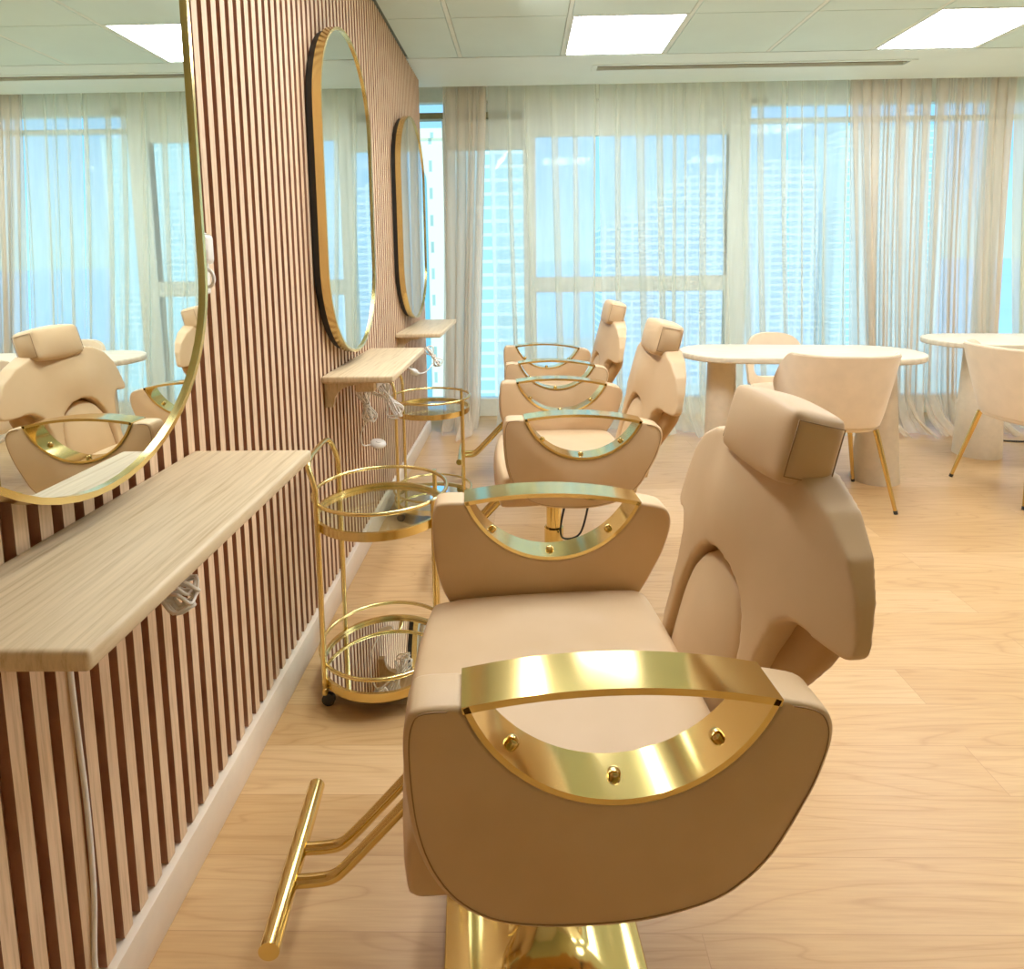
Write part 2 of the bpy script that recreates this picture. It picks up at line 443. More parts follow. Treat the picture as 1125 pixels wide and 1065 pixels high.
# ------------------------------------------------------------------ wall shelves
def make_shelf():
    s = thing('wall_shelf', '', 'shelf', (0, 0, 0), 0, 'oak shelves below the mirrors')
    b = bmesh.new(); box(b, .001, .240, -.325, .325, -.024, 0, .006, 0, 3); obj('board', b, 'shelf', s)
    for yy in (-.29, .26):
        prof = [(.001, -.024), (.118, -.024), (.118, -.034)]
        for k in range(9):
            a = PI/2*k/8
            prof.append((.110-.080*math.sin(a), -.036-.062*(1-math.cos(a))))
        prof += [(.026, -.112), (.001, -.112)]
        obj('bracket', prism(prof, 'y', yy, yy+.022), 'shelf', s, 30)
    return s
sh = make_shelf()
for k, (yc, sy, zz, lab) in enumerate(((.885, 1, .829, 'nearest oak wall shelf with a white coiled cord hanging under it'),
                                       (2.335, 1.03, .829, 'middle oak wall shelf over the gold trolleys'),
                                       (3.60, 1.2, .826, 'farthest small oak wall shelf beside the curtains'))):
    o = sh if k == 0 else copy_tree(sh)
    o.location = (0, yc, zz); o.scale = (1, sy, 1); o['label'] = lab

# cords and plugs under the shelves
def coil_bundle(name, label, c, axis, size, turns=7, r=.0028, seed=1, group='white cord bundles'):
    rnd = random.Random(seed); b = bmesh.new(); A = Vector(axis).normalized()
    S = A.cross(Vector((1, .2, .1))).normalized(); T = A.cross(S)
    pts = []
    for k in range(turns):
        off = S*rnd.uniform(-.012, .012)+T*rnd.uniform(-.012, .012); sw = rnd.uniform(.35, .75)*size*.45; ln = size*rnd.uniform(.75, 1)
        for q in range(8):
            a = 2*PI*q/8
            pts.append(Vector(c)+off+A*math.cos(a)*ln*.5+(S if k % 2 else T)*math.sin(a)*sw*abs(math.cos(a))**.5*1.0*(1 if q % 2 else .8))
    tube(b, spline(pts, 4, False), r, 6)
    ring = [Vector(c)+(S*math.cos(2*PI*q/10)+T*math.sin(2*PI*q/10))*.011 for q in range(10)]
    o = obj(name, b, 'white', None, 180); tag(o, label, 'cord', group)
    b = bmesh.new(); tube(b, ring, .004, 6, True); obj('tie', b, 'white', o, 180)
    return o
coil_bundle('cord_bundle', 'white coiled cord bundle under the nearest wall shelf', (.136, .845, .730), (1, -.1, -.12), .118, 9, .0026, 3)
coil_bundle('cord_bundle', 'white cord bundle hanging at the front of the middle shelf', (.130, 2.42, .66), (.42, .2, -.85), .19, 7, .0032, 5)
coil_bundle('cord_bundle', 'white cord bundle hanging nearer the wall under the middle shelf', (.085, 2.25, .675), (.16, .2, -1), .15, 7, .0032, 8)
coil_bundle('cord_bundle', 'white cord loop hanging under the farthest wall shelf', (.205, 3.18, .71), (.5, .2, -.8), .14, 4, .0036, 11)
b = bmesh.new()
tube(b, spline([(.006, .826, .803), (.006, .828, .74), (.005, .829, .63), (.005, .831, .526), (.005, .835, .389), (.005, .832, .252), (.005, .820, .141), (.019, .81, .06), (.021, .80, .006)], 8), .0038, 8)
tag(obj('hanging_cord', b, 'white', None, 180), 'white power cord running down the slats below the nearest shelf', 'cord')
b = bmesh.new()
tube(b, spline([(.085, 2.26, .62), (.055, 2.27, .56), (.045, 2.32, .50), (.055, 2.40, .475)], 8), .003, 6)
tag(obj('switch_cord', b, 'white', None, 180), 'thin white cord dangling down from the middle shelf to a round puck', 'cord')
p = thing('cord_puck', 'round white inline puck hanging on a cord under the middle shelf', 'switch', (.078, 2.435, .470))
b = bmesh.new(); lathe(b, [(.020, -.008), (.030, -.006), (.033, 0), (.030, .006), (.020, .008)], 24); o = obj('puck', b, 'white', p, 60); o.rotation_euler = (.2, .25, 0)
b = bmesh.new(); lathe(b, [(.010, .008), (.010, .011), (.007, .012)], 16); q = obj('button', b, 'white', o, 60)
p = thing('power_box', 'small beige box fixed under the middle wall shelf', 'power box', (.135, 2.12, .803))
b = bmesh.new(); box(b, -.032, .032, -.08, .08, -.036, 0, .005, 0, 2); obj('case', b, 'shelf', p)
b = bmesh.new(); box(b, .0321, .036, -.05, .05, -.030, -.008, .0018, 0, 1); obj('cover', b, 'white', p)
b = bmesh.new()
tube(b, spline([(.165, 2.56, .79), (.166, 2.63, .755), (.168, 2.74, .715), (.17, 2.86, .68), (.176, 3.0, .655), (.188, 3.10, .655), (.202, 3.17, .675)], 8), lambda t: .003+.013*math.exp(-((t-.42)/.1)**2), 10)
tag(obj('inline_switch', b, 'white', None, 180), 'white inline switch on a cord drooping between middle and far shelves', 'switch')
# hook by the near mirror
h = thing('wall_holder', 'small white plastic holder on the slats beside the nearest mirror', 'holder', (0, 1.285, 1.20))
b = bmesh.new(); box(b, .001, .014, -.030, .012, -.058, .070, .005, 0, 3); obj('back_plate', b, 'white', h)
b = bmesh.new(); box(b, .0141, .028, -.028, .010, .005, .066, .010, 0, 3); obj('cap', b, 'white', h)
b = bmesh.new(); tube(b, spline([(.0145, -.008, -.004), (.026, -.008, -.012), (.030, -.008, -.028), (.024, -.008, -.040), (.0145, -.008, -.042)], 5), .004, 8); obj('hook', b, 'white', h, 180)

# ------------------------------------------------------------------ salon chairs
def back_map(u, v, w):
    x = .195+.25*v+.7*max(0, abs(u)-.12)**2-.045*u+w
    return Vector((x, u+.006, .46+v*.965))
def map_uvw(y, z, x): return back_map(y, z, x)
def edge_w(x, u):
    t = min(1, max(0, (abs(u)-.12)/.16))**1.6
    return x*(1-t)+t*(.020+x*.36)
def make_salon_chair():
    c = thing('salon_chair', '', 'salon chair', (0, 0, 0), 0, 'beige salon styling chairs')
    # seat
    prof = [(-.262, .40), (-.266, .44), (-.258, .475), (-.235, .492), (-.1, .502), (.08, .502), (.18, .495), (.20, .47), (.19, .43), (.15, .40), (-.23, .385)]
    bm = prism(sm2(prof, 4), 'y', -.262, .262); bevel_caps(bm, .022, 4, 60)
    me = remesh(bm, .009, 5, lambda x, y, z: Vector((x-(.02*(1-(y/.262)**2) if x < -.1 else 0), y, z+(.014*(1-(y/.262)**2) if z > .44 else 0))))
    seat = obj('seat', me, 'leather', c, 180)
    b = bmesh.new(); box(b, -.15, .06, -.11, .11, .33, .387, .01); obj('seat_frame', b, 'black', c)
    # armrests
    L0, L1 = (-.186, .703), (.187, .688)
    mid = ((L0[0]+L1[0])/2, (L0[1]+L1[1])/2); ch = Vector((L1[0]-L0[0], L1[1]-L0[1])); half = ch.length/2; ch.normalize(); nr = Vector((-ch.y, ch.x))
    def arc(sag, n, h=half):
        R = (h*h+sag*sag)/(2*abs(sag)); out = []; a0 = math.asin(min(1, h/R))
        for k in range(n+1):
            a = -a0+2*a0*k/n; s = R*math.sin(a); d = (R*math.cos(a)-(R-abs(sag)))*(1 if sag > 0 else -1)
            out.append((mid[0]+ch.x*s+nr.x*d, mid[1]+ch.y*s+nr.y*d))
        return out
    low = arc(-.126, 28); top = arc(.019, 20)
    def soft(pts, n=4): return sm2(pts, n, False)
    outer = soft([(L1[0], L1[1]), (.235, .676), (.252, .658), (.254, .630), (.243, .590), (.228, .555), (.190, .487), (.150, .446), (.110, .424), (.04, .408), (-.03, .405), (-.11, .412), (-.165, .428), (-.205, .458), (-.232, .500), (-.247, .548), (-.2535, .60), (-.255, .660), (-.250, .690), (-.236, .703), L0], 4)
    U = outer+low[1:-1]
    for s in (-1, 1):
        bm = prism(U, 'y', s*.2655, s*.3305); bevel_caps(bm, .007, 3, 45)
        arm = obj('armrest', bm, 'leather', c, 35)
        # gold trim following the cut-out
        def strip(curve, t, yA, yB, close=False):
            b = bmesh.new(); n = len(curve); rows = []
            for i, p in enumerate(curve):
                a = Vector(curve[max(0, i-1)]); d = Vector(curve[min(n-1, i+1)])-a; d.normalize(); nn = Vector((-d.y, d.x))*t
                q = (p[0]+nn.x, p[1]+nn.y)
                rows.append([b.verts.new((p[0], yA, p[1])), b.verts.new((p[0], yB, p[1])), b.verts.new((q[0], yB, q[1])), b.verts.new((q[0], yA, q[1]))])
            for A, B in zip(rows, rows[1:]):
                for k in range(4): b.faces.new((A[k], A[(k+1) % 4], B[(k+1) % 4], B[k]))
            b.faces.new(rows[0]); b.faces.new(rows[-1][::-1])
            return b
        rim = obj('gold_rim', strip(arc(-.1265, 36), .0075, s*.264, s*.3325), 'gold', arm, 40)
        obj('grip_bar', strip([(p[0], p[1]-.007) for p in top], .009, s*.264, s*.3325), 'gold', arm, 40)
        for fr_ in (.2, .5, .8):
            pts = arc(-.1265, 40); i = int(40*fr_); p = Vector((pts[i][0], 0, pts[i][1]))
            d = Vector((pts[i+1][0]-pts[i-1][0], 0, pts[i+1][1]-pts[i-1][1])).normalized(); up = Vector((-d.z, 0, d.x))
            b = bmesh.new(); lathe(b, [(.0085, 0), (.0085, .004), (.0075, .0065), (.0045, .0085), (.001, .009)], 14)
            m = Matrix.Translation(p+up*.0075+Vector((0, s*.298, 0))) @ up.to_track_quat('Z', 'Y').to_matrix().to_4x4()
            obj('bolt', b, 'gold', arm, 60, m)
        yo = s*.3305
        b = bmesh.new(); ins = []
        for p in outer[2:-2]:
            v = Vector((p[0]-mid[0], p[1]-.56)); ins.append((p[0]-v.normalized().x*.008, yo+s*.0003, p[1]-v.normalized().y*.008))
        tube(b, ins, .0009, 5); obj('seam', b, 'thread', arm, 180)
    # back: crescent cushion, lumbar pad, rear shell
    half = [(0, .452), (.07, .451), (.14, .440), (.20, .408), (.246, .360), (.271, .310), (.282, .268), (.284, .244), (.275, .234), (.25, .236), (.22, .241), (.19, .240), (.168, .220), (.155, .165), (.147, .08), (.142, .02), (.140, -.03), (.112, -.03), (.116, .03), (.117, .09), (.113, .14), (.098, .19), (.072, .228), (.038, .249), (0, .255)]
    bm = prism(mirror_outline(half), 'x', 0, .066) 
    me = remesh(bm, .0060, 6, lambda x, y, z: back_map(y, z, edge_w(x, y)-.022*math.exp(-(y/.11)**2-((z-.34)/.11)**2)))
    bk = obj('backrest', me, 'leather', c, 180)
    pad = [(0, .243), (.038, .236), (.070, .215), (.094, .178), (.108, .13), (.112, .08), (.111, .03), (.106, -.03), (.06, -.05), (0, -.05)]
    bm = prism(mirror_outline(pad), 'x', .012, .062); bevel_caps(bm, .012, 3, 60)
    me = remesh(bm, .0065, 5, lambda x, y, z: back_map(y, z, x-(.026*max(0, 1-(y/.112)**2)*max(0, 1-((z-.09)/.17)**2) if x < .045 else 0)))
    obj('lumbar_pad', me, 'leather', c, 180)
    shell = [(0, .385), (.09, .375), (.16, .325), (.20, .27), (.225, .225), (.215, .18), (.178, .10), (.145, .04), (.122, -.04), (.06, -.06), (0, -.06)]
    bm = prism(mirror_outline(shell), 'x', .040, .084); bevel_caps(bm, .016, 3, 60)
    me = remesh(bm, .0075, 5, lambda x, y, z: back_map(y, z, x-.035*max(0, min(1, (.20-z)/.25))))
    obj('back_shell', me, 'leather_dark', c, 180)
    b = bmesh.new(); tube(b, spline([(.06, 0, .385), (.15, 0, .385), (.205, 0, .405), (.225, 0, .44)], 6), .013, 10); obj('back_hinge', b, 'black', c, 60)
    # headrest
    bm = bmesh.new(); box(bm, -.043, .043, -.104, .104, -.056, .056, .011, 0, 3)
    me = remesh(bm, .0065, 3, lambda x, y, z: Vector((x+(.010*x/.043)*(1-(y/.104)**2)*(1-(z/.05)**2), y+(.010*y/.104)*(1-(z/.05)**2)*(1-(x/.043)**2), z+(.007*z/.05)*(1-(y/.104)**2))))
    hd = obj('headrest', me, 'leather', c, 180, Matrix.Translation((.330, -.028, .919)) @ Matrix.Rotation(math.radians(14), 4, 'Y'))
    for sy in (-1, 1):
        b = bmesh.new(); e = sy*.1075
        tube(b, spline([(-.036, e, -.043), (.036, e, -.043), (.036, e, .043), (-.036, e, .043)], 1, True), .0012, 5, True)
        obj('seam', b, 'thread', hd, 180)
    for sy in (-.05, .05):
        b = bmesh.new(); tube(b, [(.325, sy, .80), (.338, sy, .90)], .006, 10); obj('headrest_post', b, 'gold', c)
    # pedestal
    def sq(h, hx, hy, r, n=6):
        o = []
        for (cx, cy, a0) in ((hx-r, hy-r, 0), (-hx+r, hy-r, 90), (-hx+r, -hy+r, 180), (hx-r, -hy+r, 270)):
            for k in range(n+1):
                a = math.radians(a0+90*k/n); o.append((cx+r*math.cos(a), cy+r*math.sin(a), h))
        return o
    bm = bmesh.new(); rings = []
    for h_, hx, hy, r in ((0, .172, .21, .012), (.010, .172, .21, .012), (.014, .168, .206, .012), (.017, .12, .14, .03), (.024, .08, .09, .04), (.040, .055, .058, .04), (.075, .043, .043, .042)):
        rings.append([bm.verts.new((p[0]-.062, p[1], p[2])) for p in sq(h_, hx, hy, r)])
    for A, B in zip(rings, rings[1:]):
        for k in range(len(A)): bm.faces.new((A[k], A[(k+1) % len(A)], B[(k+1) % len(A)], B[k]))
    bm.faces.new(rings[0][::-1]); bm.faces.new(rings[-1])
    obj('base_plate', bm, 'gold', c, 50)
    b = bmesh.new(); lathe(b, [(.036, .076), (.036, .20), (.028, .205), (.028, .329)], 28, (-.062, 0)); obj('column', b, 'gold', c)
    b = bmesh.new(); tube(b, spline([(-.03, -.10, .335), (-.05, -.12, .25), (-.03, -.06, .18), (.03, -.06, .20), (.06, -.08, .335)], 8), .004, 8); obj('lever_cable', b, 'black', c, 180)
    # footrest
    ft = bpy.data.objects.new('footrest', None); COL.objects.link(ft); ft.parent = c
    b = bmesh.new(); pts = [(-.5005, -.107, .14), (-.5005, .200, .14)]; tube(b, pts, .0165, 20)
    bevel = obj('foot_bar', b, 'gold', ft, 60)
    for yy in (.002, .062):
        b = bmesh.new(); tube(b, spline([(-.486, yy, .14), (-.452, yy, .14), (-.425, yy, .144), (-.40, yy, .163), (-.335, yy, .230), (-.25, yy, .318), (-.21, yy, .336)], 6), .0105, 12); obj('foot_tube', b, 'gold', ft, 60)
    return c
ch = make_salon_chair()
RZ = math.radians(5)
spots = (((.754, .99), RZ, 'nearest beige salon chair with gold arm trims, in the foreground'),
         ((.842, 2.245), math.radians(3), 'middle beige salon chair, between nearest and farthest of the row'),
         ((.822, 3.30), math.radians(2), 'farthest beige salon chair in the row, by the curtains'))
for k, (p, r, lab) in enumerate(spots):
    o = ch if k == 0 else copy_tree(ch)
    o.location = (p[0], p[1], 0); o.rotation_euler = (0, 0, r); o['label'] = lab

    if k == 1:
        pl_ = sm2([(.075*math.cos(2*PI*q/16), .018*math.sin(2*PI*q/16)) for q in range(16)], 2)
        bz = obj('lever_recess', bevel_caps(prism([(p[0]*.55+.03, p[1]*.9+.452) for p in pl_], 'y', -.3335, -.3306), .001, 1), 'black', o, 40)
        b = bmesh.new(); tube(b, spline([(.0, -.336, .450), (.012, -.338, .444), (.04, -.338, .449), (.058, -.336, .457)], 5), .0035, 8); obj('lever', b, 'gold', bz, 180)

# ------------------------------------------------------------------ gold trolleys
def ring_pts(r, z, n=56): return [(r*math.cos(2*PI*k/n), r*math.sin(2*PI*k/n), z) for k in range(n)]
def band(b, ro, ri, z0, z1, n=64):
    V = [[b.verts.new((r*math.cos(2*PI*k/n), r*math.sin(2*PI*k/n), z)) for k in range(n)] for r, z in ((ro, z0), (ro, z1), (ri, z1), (ri, z0))]
    for k in range(n):
        for q in range(4): b.faces.new((V[q][k], V[q][(k+1) % n], V[(q+1) % 4][(k+1) % n], V[(q+1) % 4][k]))
def make_trolley():
    t = thing('bar_trolley', '', 'trolley', (0, 0, 0), 0, 'round gold trolleys by the slatted wall')
    R = .185
    for nm, z, zr in (('top', .505, .566), ('low', .062, .115)):
        b = bmesh.new(); band(b, R, R-.008, z-.012, z+.012); obj('shelf_ring', b, 'gold_soft', t)
        b = bmesh.new(); tube(b, ring_pts(R, zr), .0055, 8, True); obj('guard_rail', b, 'gold_soft', t, 180)
        b = bmesh.new(); lathe(b, [(R-.009, z-.002), (R-.009, z+.003)], 64)
        obj('glass_shelf' if nm == 'top' else 'mirror_shelf', b, 'glass' if nm == 'top' else 'mirror', t, 30)
    A = [math.radians(a) for a in (-138, 143.6, 46, -32)]
    P = [((R+.006)*math.cos(a), (R+.006)*math.sin(a)) for a in A]
    b = bmesh.new()
    (x0, y0), (x1, y1) = P[0], P[1]
    hp = [(x0, y0, .04), (x0, y0, .3), (x0, y0, .57), (x0-.004, y0, .625), (x0-.018, y0+.006, .668), (x0-.024, y0+.035, .683), ((x0+x1)/2-.026, (y0+y1)/2, .685), (x1-.024, y1-.035, .683), (x1-.018, y1-.006, .668), (x1-.004, y1, .625), (x1, y1, .57), (x1, y1, .3), (x1, y1, .04)]
    tube(b, spline(hp, 6), .0075, 12); obj('handle_hoop', b, 'gold_soft', t, 180)
    for x, y in P[2:]:
        b = bmesh.new(); tube(b, [(x, y, .04), (x, y, .572)], .0068, 12); obj('post', b, 'gold_soft', t, 60)
    for x, y in P:
        b = bmesh.new(); lathe(b, [(.009, .034), (.009, .052), (.006, .054)], 14, (x, y)); ca = obj('caster', b, 'gold_soft', t)
        w = bmesh.new(); lathe(w, [(.012, -.008), (.018, -.006), (.018, .006), (.012, .008)], 18)
        obj('wheel', w, 'black', ca, 60, Matrix.Translation((x+.008, y, .0185)) @ Matrix.Rotation(PI/2, 4, 'X'))
    return t
tr = make_trolley()
tr.location = (.263, 1.685, 0); tr['label'] = 'nearer round gold trolley with two tiers, beside the nearest chair'
t2 = copy_tree(tr); t2.location = (.228, 2.88, 0); t2['label'] = 'farther round gold trolley partly under the middle wall shelf'

# ------------------------------------------------------------------ nail tables
def make_table(label, loc, rz, lx, ly, legs):
    t = thing('nail_table', label, 'table', loc, rz, 'pale pedestal tables by the curtains')
    r = ly/2; pts = []
    for k in range(25): a = -PI/2+PI*k/24; pts.append((lx/2-r+r*math.cos(a), r*math.sin(a)))
    for k in range(25): a = PI/2+PI*k/24; pts.append((-lx/2+r+r*math.cos(a), r*math.sin(a)))
    bm = prism(pts, 'z', .676, .708); bevel_caps(bm, .008, 3, 60); obj('table_top', bm, 'table', t, 35)
    for (x, y, r0, r1) in legs:
        b = bmesh.new(); lathe(b, [(r0, 0), (r0, .006), (r1, .675)], 40, (x, y)); obj('leg', b, 'plinth', t, 40)
    return t
make_table('pale oval nail table on two round legs, behind the nearest salon chair', (2.12, 3.25, 0), math.radians(-7), 1.22, .50, ((-.39, -.02, .085, .072), (.44, .07, .118, .072)))
make_table('pale nail table at the right edge, behind the right cream chair', (3.74, 3.63, 0), math.radians(-6), 1.34, .52, ((-.33, .02, .125, .10), (.42, .0, .125, .10)))

# ------------------------------------------------------------------ cream bucket chairs
def make_bucket(label):
    c = thing('bucket_chair', label, 'chair', (0, 0, 0), 0, 'cream bucket chairs with gold legs')
    # shell: swept wrap-around back; chair faces +y
    n, m = 44, 12; T = .022
    def surf(s, t, off):
        a = math.radians(-118+236*s)           # angle from -y
        side = abs(a)/math.radians(118)
        top = .748-.52*max(0, side-.56)**1.2
        z = .40+(top-.40)*t
        flare = .80+.20*t**.8
        rx, ry = .262*flare, .235*flare+.02*t
        n4 = 2.6
        ca, sa = math.cos(a), math.sin(a)
        d = (abs(sa)**n4+abs(ca)**n4)**(-1/n4)
        x, y = (rx-off)*sa*d, -(ry-off)*ca*d
        return Vector((x, y-.0-.03*t, z))
    bm = bmesh.new()
    G = [[[bm.verts.new(surf(i/n, j/m, off)) for j in range(m+1)] for i in range(n+1)] for off in (0, T)]
    for i in range(n):
        for j in range(m):
            bm.faces.new((G[0][i][j], G[0][i+1][j], G[0][i+1][j+1], G[0][i][j+1]))
            bm.faces.new((G[1][i][j], G[1][i][j+1], G[1][i+1][j+1], G[1][i+1][j]))
        for j, fl in ((0, 0), (m, 1)):
            q = (G[0][i][j], G[1][i][j], G[1][i+1][j], G[0][i+1][j]); bm.faces.new(q)
    for i in (0, n):
        for j in range(m): bm.faces.new((G[0][i][j], G[0][i][j+1], G[1][i][j+1], G[1][i][j]))
    shell = obj('shell', bm, 'velvet', c, 60)
    b = bmesh.new(); tube(b, [surf(i/n, 1, T/2)+Vector((0, 0, .002)) for i in range(n+1)], .0075, 8); obj('piping', b, 'velvet', shell, 180)
    pts = [(surf(i/n, 0, .0).x, surf(i/n, 0, .0).y) for i in range(n+1)]
    pts = pts+[(.20, .21), (.10, .235), (-.10, .235), (-.20, .21)]
    bm = prism([(p[0]*.97, p[1]*.97) for p in pts], 'z', .375, .45); bevel_caps(bm, .018, 3, 60); obj('seat', bm, 'velvet', c, 60)
    for sx in (-1, 1):
        for sy in (-1, 1):
            b = bmesh.new(); A = Vector((sx*.155, sy*.14, .385)); B = Vector((sx*.225, sy*.215, .018))
            tube(b, [B, A], lambda t: .0085+.005*t, 12); lg = obj('leg', b, 'gold_leg', c, 60)
            b = bmesh.new(); tube(b, [B+(B-A).normalized()*.0165, B], .0095, 10); obj('foot_cap', b, 'black', lg, 60)
    return c
bc = make_bucket('cream bucket chair with gold legs, its back turned, at the left nail table')
bc.location = (2.19, 3.03, 0); bc.rotation_euler = (0, 0, math.radians(-4))
b2 = copy_tree(bc); b2.location = (3.225, 3.08, 0); b2.rotation_euler = (0, 0, math.radians(-86)); b2['label'] = 'cream bucket chair with gold legs cut by the right edge of the photo'

# loop-back chair beyond the table (faces the viewer)
lc = thing('loop_back_chair', 'peach chair with an open loop back, beyond the left nail table', 'chair', (2.235, 3.66, 0), math.radians(3)); lc.scale = (.86, .9, .945)
out_ = sm2([(-.165, .44), (-.205, .52), (-.208, .62), (-.178, .72), (-.11, .765), (0, .775), (.11, .765), (.178, .72), (.208, .62), (.205, .52), (.165, .44)], 5, True)
inn = sm2([(-.155, .535), (-.150, .575), (-.11, .597), (0, .602), (.11, .597), (.150, .575), (.155, .535), (.13, .502), (.07, .492), (0, .490), (-.07, .492), (-.13, .502)], 5, True)
bm = bmesh.new(); n = 72
def resample(pts, n):
    # by angle about the centre of the hole
    res = []; c0 = (0, .545)
    import math as _m
    for k in range(n):
        a = 2*PI*k/n; d = Vector((_m.cos(a), _m.sin(a))); best = 0
        for i in range(len(pts)):
            p = Vector(pts[i])-Vector(c0); q = Vector(pts[(i+1) % len(pts)])-Vector(c0); e = q-p
            den = d.x*e.y-d.y*e.x
            if abs(den) < 1e-9: continue
            t = (p.x*e.y-p.y*e.x)/den; s = (p.x*d.y-p.y*d.x)/den
            if -1e-6 <= s <= 1+1e-6 and t > best: best = t
        res.append((c0[0]+d.x*best, c0[1]+d.y*best))
    return res
O_, I_ = resample(out_, n), resample(inn, n)
def lmap(p, w): return (p[0], .17+w-1.1*p[0]**2+.22*(p[1]-.45), p[1])
V = [[bm.verts.new(lmap(p, w)) for p in L] for L, w in ((O_, -.018), (O_, .018), (I_, .018), (I_, -.018))]
for k in range(n):
    for q in range(4): bm.faces.new((V[q][k], V[q][(k+1) % n], V[(q+1) % 4][(k+1) % n], V[(q+1) % 4][k]))
bevel_caps(bm, .008, 3, 50)
obj('loop_back', bm, 'velvet2', lc, 60)
st = sm2([(-.205, -.14), (-.215, .0), (-.18, .14), (-.09, .17), (.09, .17), (.18, .14), (.215, .0), (.205, -.14), (.12, -.20), (-.12, -.20)], 4, True)
bm = prism(st, 'z', .395, .455); bevel_caps(bm, .02, 3, 60); obj('seat', bm, 'velvet2', lc, 60)
for sx in (-1, 1):
    for sy in (-1, 1):
        b = bmesh.new(); tube(b, [(sx*.20, sy*.17, .0), (sx*.15, sy*.12, .40)], lambda t: .009+.004*t, 12); obj('leg', b, 'gold_leg', lc, 60)

b = bmesh.new(); tube(b, spline([(3.55, 4.05, .006), (3.62, 3.99, .006), (3.75, 3.93, .006), (3.95, 3.9, .006), (4.2, 3.93, .006)], 6), .006, 8)
tag(obj('floor_cable', b, 'black', None, 180), 'black cable on the floor behind the right cream chair', 'cable')

# ------------------------------------------------------------------ curtains
def curtain(label, x0, x1, mat, folds, wfac, amp, seed, xb0=None, xb1=None, pool=.26, ydrop=.22):
    """sheer panel: flat runs broken by narrow three-layer tucks that lean a little on the way down"""
    rnd = random.Random(seed)
    xb0 = x0 if xb0 is None else xb0; xb1 = x1 if xb1 is None else xb1
    K = 24; N = folds*K; Mr = 26
    fw = [rnd.uniform(.55, 1.5) for _ in range(folds)]; tot = sum(fw); cum = [0]
    for w in fw: cum.append(cum[-1]+w/tot)
    wk = [max(.012, min(.075, wfac*(x1-x0)*fw[k]/tot*rnd.uniform(.5, 1.3))) for k in range(folds)]
    am = [amp*rnd.uniform(.6, 1.3) for _ in range(folds)]
    le = [rnd.uniform(-.05, .05)*min(1, 2.5*(x1-x0)/folds/.1) for _ in range(folds+1)]
    ph = [rnd.uniform(0, 6.28) for _ in range(6)]
    prof = []
    for k in range(folds):
        D = (x1-x0)*fw[k]/tot; w = wk[k]; a = am[k]
        c = [(0, 0), (.33*(D-w), .25*a), (.7*(D-w), -.1*a), (D-w, 0), (D-.05*w, .9*a), (D-.55*w, .55*a), (D-.95*w, -.35*a), (D-.5*w, -.8*a)]
        nx = [(D, 0), (D+.05, 0)]
        P = spline([(0-.02, 0, 0)]+[(p[0], p[1], 0) for p in c]+[(p[0], p[1], 0) for p in nx], 3)[3:3+K]
        prof.append([(p.x/D, p.y, D) for p in P])
    bm = bmesh.new(); rows = []
    for j in range(Mr+1):
        t = j/Mr; row = []
        for i in range(N):
            k = i//K; f = (i % K)/K; fx, fy, D = prof[k][i % K]
            s_ = cum[k]+(cum[k+1]-cum[k])*fx
            l = le[k]*(1-f)+le[k+1]*f
            grow = .45+.75*min(1, t*1.5)
            yy = 4.47-ydrop*t**1.3+fy*grow
            xx = (x0+(x1-x0)*s_)*(1-t)+(xb0+(xb1-xb0)*s_)*t+l*t*1.1+.008*math.sin(4*t+ph[0]+.7*k)*t
            zt = 2.50-t*2.47
            if t > .93:
                g = (t-.93)/.07; q = i/K
                yy -= pool*g**1.3*(.55+.45*math.sin(1.7*q+ph[1]))
                zt = .20*(1-g)**1.6+.012+.030*g*abs(math.sin(9*q+ph[2]))*(1-g*.6)
                xx += .03*g*math.sin(3.1*q+ph[3])
            row.append(bm.verts.new((xx, yy, zt)))
        rows.append(row)
    for A, B in zip(rows, rows[1:]):
        for i in range(N-1): bm.faces.new((A[i], A[i+1], B[i+1], B[i]))
    o = obj('sheer_curtain', bm, mat, None, 180); tag(o, label, 'curtain', 'sheer floor length curtains'); return o
curtain('leftmost sheer curtain, gathered beside the slatted wall', .13, .44, 'sheerB', 5, .75, .030, 2, .05, .40)
curtain('wide pale sheer curtain behind the farthest salon chair', .44, 1.20, 'sheerA', 5, .24, .024, 4)
curtain('sheer curtain with thin beige folds left of the nail table', 1.215, 2.52, 'sheerA', 10, .42, .034, 6)
curtain('short pale sheer curtain in front of the bright window gap', 2.52, 2.95, 'sheerA', 4, .30, .026, 9)
curtain('dense beige gathered curtain above the left nail table end', 2.95, 3.52, 'sheerB', 9, 1.0, .040, 12, 2.99, 3.44)
curtain('dense beige gathered curtain above the right nail table', 3.54, 4.10, 'sheerB', 9, .95, .038, 15, 3.47, 3.98)
curtain('smooth cream curtain at the far right edge', 4.07, 5.4, 'sheerC', 9, .35, .030, 18, 4.02, 5.4)

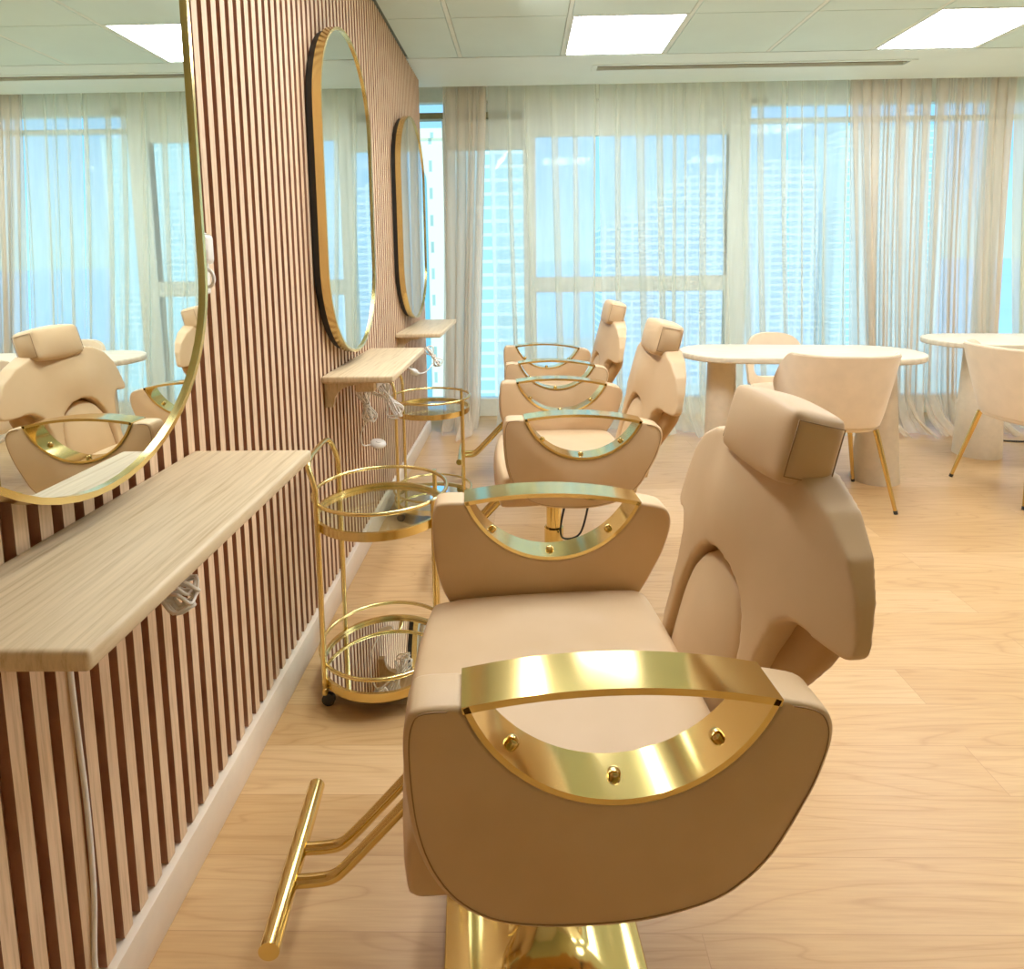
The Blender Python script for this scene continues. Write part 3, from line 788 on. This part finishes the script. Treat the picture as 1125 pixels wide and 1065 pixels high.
# ------------------------------------------------------------------ outside
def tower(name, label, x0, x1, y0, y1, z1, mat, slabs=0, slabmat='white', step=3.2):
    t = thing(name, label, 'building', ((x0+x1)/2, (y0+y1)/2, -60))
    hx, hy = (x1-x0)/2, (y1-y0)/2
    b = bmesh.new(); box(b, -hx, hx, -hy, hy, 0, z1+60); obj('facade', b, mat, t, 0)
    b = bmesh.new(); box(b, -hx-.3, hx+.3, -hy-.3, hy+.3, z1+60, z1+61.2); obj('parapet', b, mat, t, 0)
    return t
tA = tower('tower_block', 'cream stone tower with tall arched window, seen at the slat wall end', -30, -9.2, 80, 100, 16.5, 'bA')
arch = [(-1.0, 40), (1.0, 40), (1.0, 71)]+[(math.cos(PI*k/10), 71+1.8*math.sin(PI*k/10)) for k in range(1, 10)]+[(-1.0, 71)]
for xx in (7.6, 2.5):
    o = obj('arched_window', prism([(p[0]*.62+xx, p[1]) for p in arch], 'y', -10.15, -9.9), 'bArch', tA, 0)
tower('tower_block', 'pale glass tower with white floor bands behind the left window pane', -17, 1.2, 150, 172, 70, 'bB')
tC = thing('stepped_tower', 'pale blue hazy tower with a sloping roof line beyond the middle window', 'building', (78, 310, -60))
bm = prism([(-40, 0), (62, 0), (62, 104), (40, 106), (10, 101), (-12, 96), (-26, 88), (-36, 80), (-40, 74)], 'y', -14, 14); obj('facade', bm, 'bC', tC, 0)
tower('tower_block', 'pale hazy tower far right behind the dense curtains', 150, 200, 300, 330, 60, 'bB')
for k in range(7):
    x = 2+k*9; h = [-52, -54, -51, -53, -50, -54, -52][k]
    tower('shore_building', ['low pale building by the shore seen above the far chair arm'][0], x, x+7, 300+8*k, 318+8*k, h, 'bD')['group'] = 'low shore buildings'
bm = bmesh.new(); box(bm, -400, 500, 20, 480, -61, -60); struct(obj('ground', bm, 'sand', smooth=0))
bm = bmesh.new(); box(bm, -6000, 6000, 480, 14000, -62, -60.5); struct(obj('sea', bm, 'sea', smooth=0))

# ------------------------------------------------------------------ light
w = bpy.data.worlds.new('sky'); SC.world = w; w.use_nodes = True
nt = w.node_tree; nt.nodes.clear()
o = nt.nodes.new('ShaderNodeOutputWorld'); bg = nt.nodes.new('ShaderNodeBackground')
tc = nt.nodes.new('ShaderNodeTexCoord'); sp = nt.nodes.new('ShaderNodeSeparateXYZ'); rp = nt.nodes.new('ShaderNodeValToRGB')
nt.links.new(tc.outputs['Generated'], sp.inputs[0]); nt.links.new(sp.outputs[2], rp.inputs[0])
e = rp.color_ramp.elements
e[0].position = 0; e[0].color = lin(190, 232, 244); e[1].position = .5; e[1].color = lin(130, 185, 250)
e2 = rp.color_ramp.elements.new(.12); e2.color = lin(154, 206, 250)
nt.links.new(rp.outputs[0], bg.inputs[0]); bg.inputs[1].default_value = 1.2; nt.links.new(bg.outputs[0], o.inputs[0])
sun = bpy.data.lights.new('sun', 'SUN'); sun.energy = 2.2; sun.angle = .02; sun.color = (1, .96, .88)
so = bpy.data.objects.new('sun', sun); COL.objects.link(so)
so.rotation_euler = Vector((.35, .62, -.7)).to_track_quat('-Z', 'Y').to_euler()
pl = bpy.data.lights.new('window_portal', 'AREA'); pl.shape = 'RECTANGLE'; pl.size = 5.6; pl.size_y = 2.4
pl.cycles.is_portal = True
po = bpy.data.objects.new('window_portal', pl); COL.objects.link(po); po.location = (2.7, 4.80, 1.25); po.rotation_euler = (-PI/2, 0, 0)

ll = bpy.data.lights.new('added_chair_fill', 'AREA'); ll.shape = 'RECTANGLE'; ll.size = 2.4; ll.size_y = .12; ll.energy = 34; ll.color = (1, .97, .92)  # unseen fill lamp, added to brighten the chair backs; no fixture here
lo = bpy.data.objects.new('added_chair_fill', ll); COL.objects.link(lo); lo.location = (.42, 1.75, HC-.02)
zz = -Vector((.75, -.12, -1)).normalized(); yy_ = Vector((1, 0, 0)); xx_ = Vector((0, 1, 0)); yy_ = zz.cross(xx_).normalized(); xx_ = yy_.cross(zz)
lo.matrix_world = Matrix.Translation(lo.location) @ Matrix((xx_, yy_, zz)).transposed().to_4x4()

# ------------------------------------------------------------------ camera
F, PPY, PIT, YAW, ROL = 679.08, 362.515, .1133, -.0174, -.0126
Fw = Vector((math.sin(YAW)*math.cos(PIT), math.cos(YAW)*math.cos(PIT), -math.sin(PIT)))
Rt = Vector((math.cos(YAW), -math.sin(YAW), 0)); Up = Rt.cross(Fw)
R2 = Rt*math.cos(ROL)+Up*math.sin(ROL); U2 = -Rt*math.sin(ROL)+Up*math.cos(ROL)
cam = bpy.data.cameras.new('camera'); co = bpy.data.objects.new('camera', cam); COL.objects.link(co)
cam.sensor_fit = 'HORIZONTAL'; cam.sensor_width = 36; cam.lens = F/1125*36
cam.shift_y = -(1065/2-PPY)/1125
cam.clip_start = .02; cam.clip_end = 20000
mx = Matrix((R2, U2, -Fw)).transposed().to_4x4(); mx.translation = (.67, 0, 1.2061)
co.matrix_world = mx; SC.camera = co
SC.view_settings.view_transform = 'Standard'; SC.view_settings.look = 'None'
SC.view_settings.exposure = .42; SC.view_settings.gamma = 1.15
SC.cycles.max_bounces = 12; SC.cycles.transparent_max_bounces = 40; SC.cycles.diffuse_bounces = 5
SC.cycles.caustics_reflective = False; SC.cycles.caustics_refractive = False; SC.cycles.sample_clamp_indirect = 6
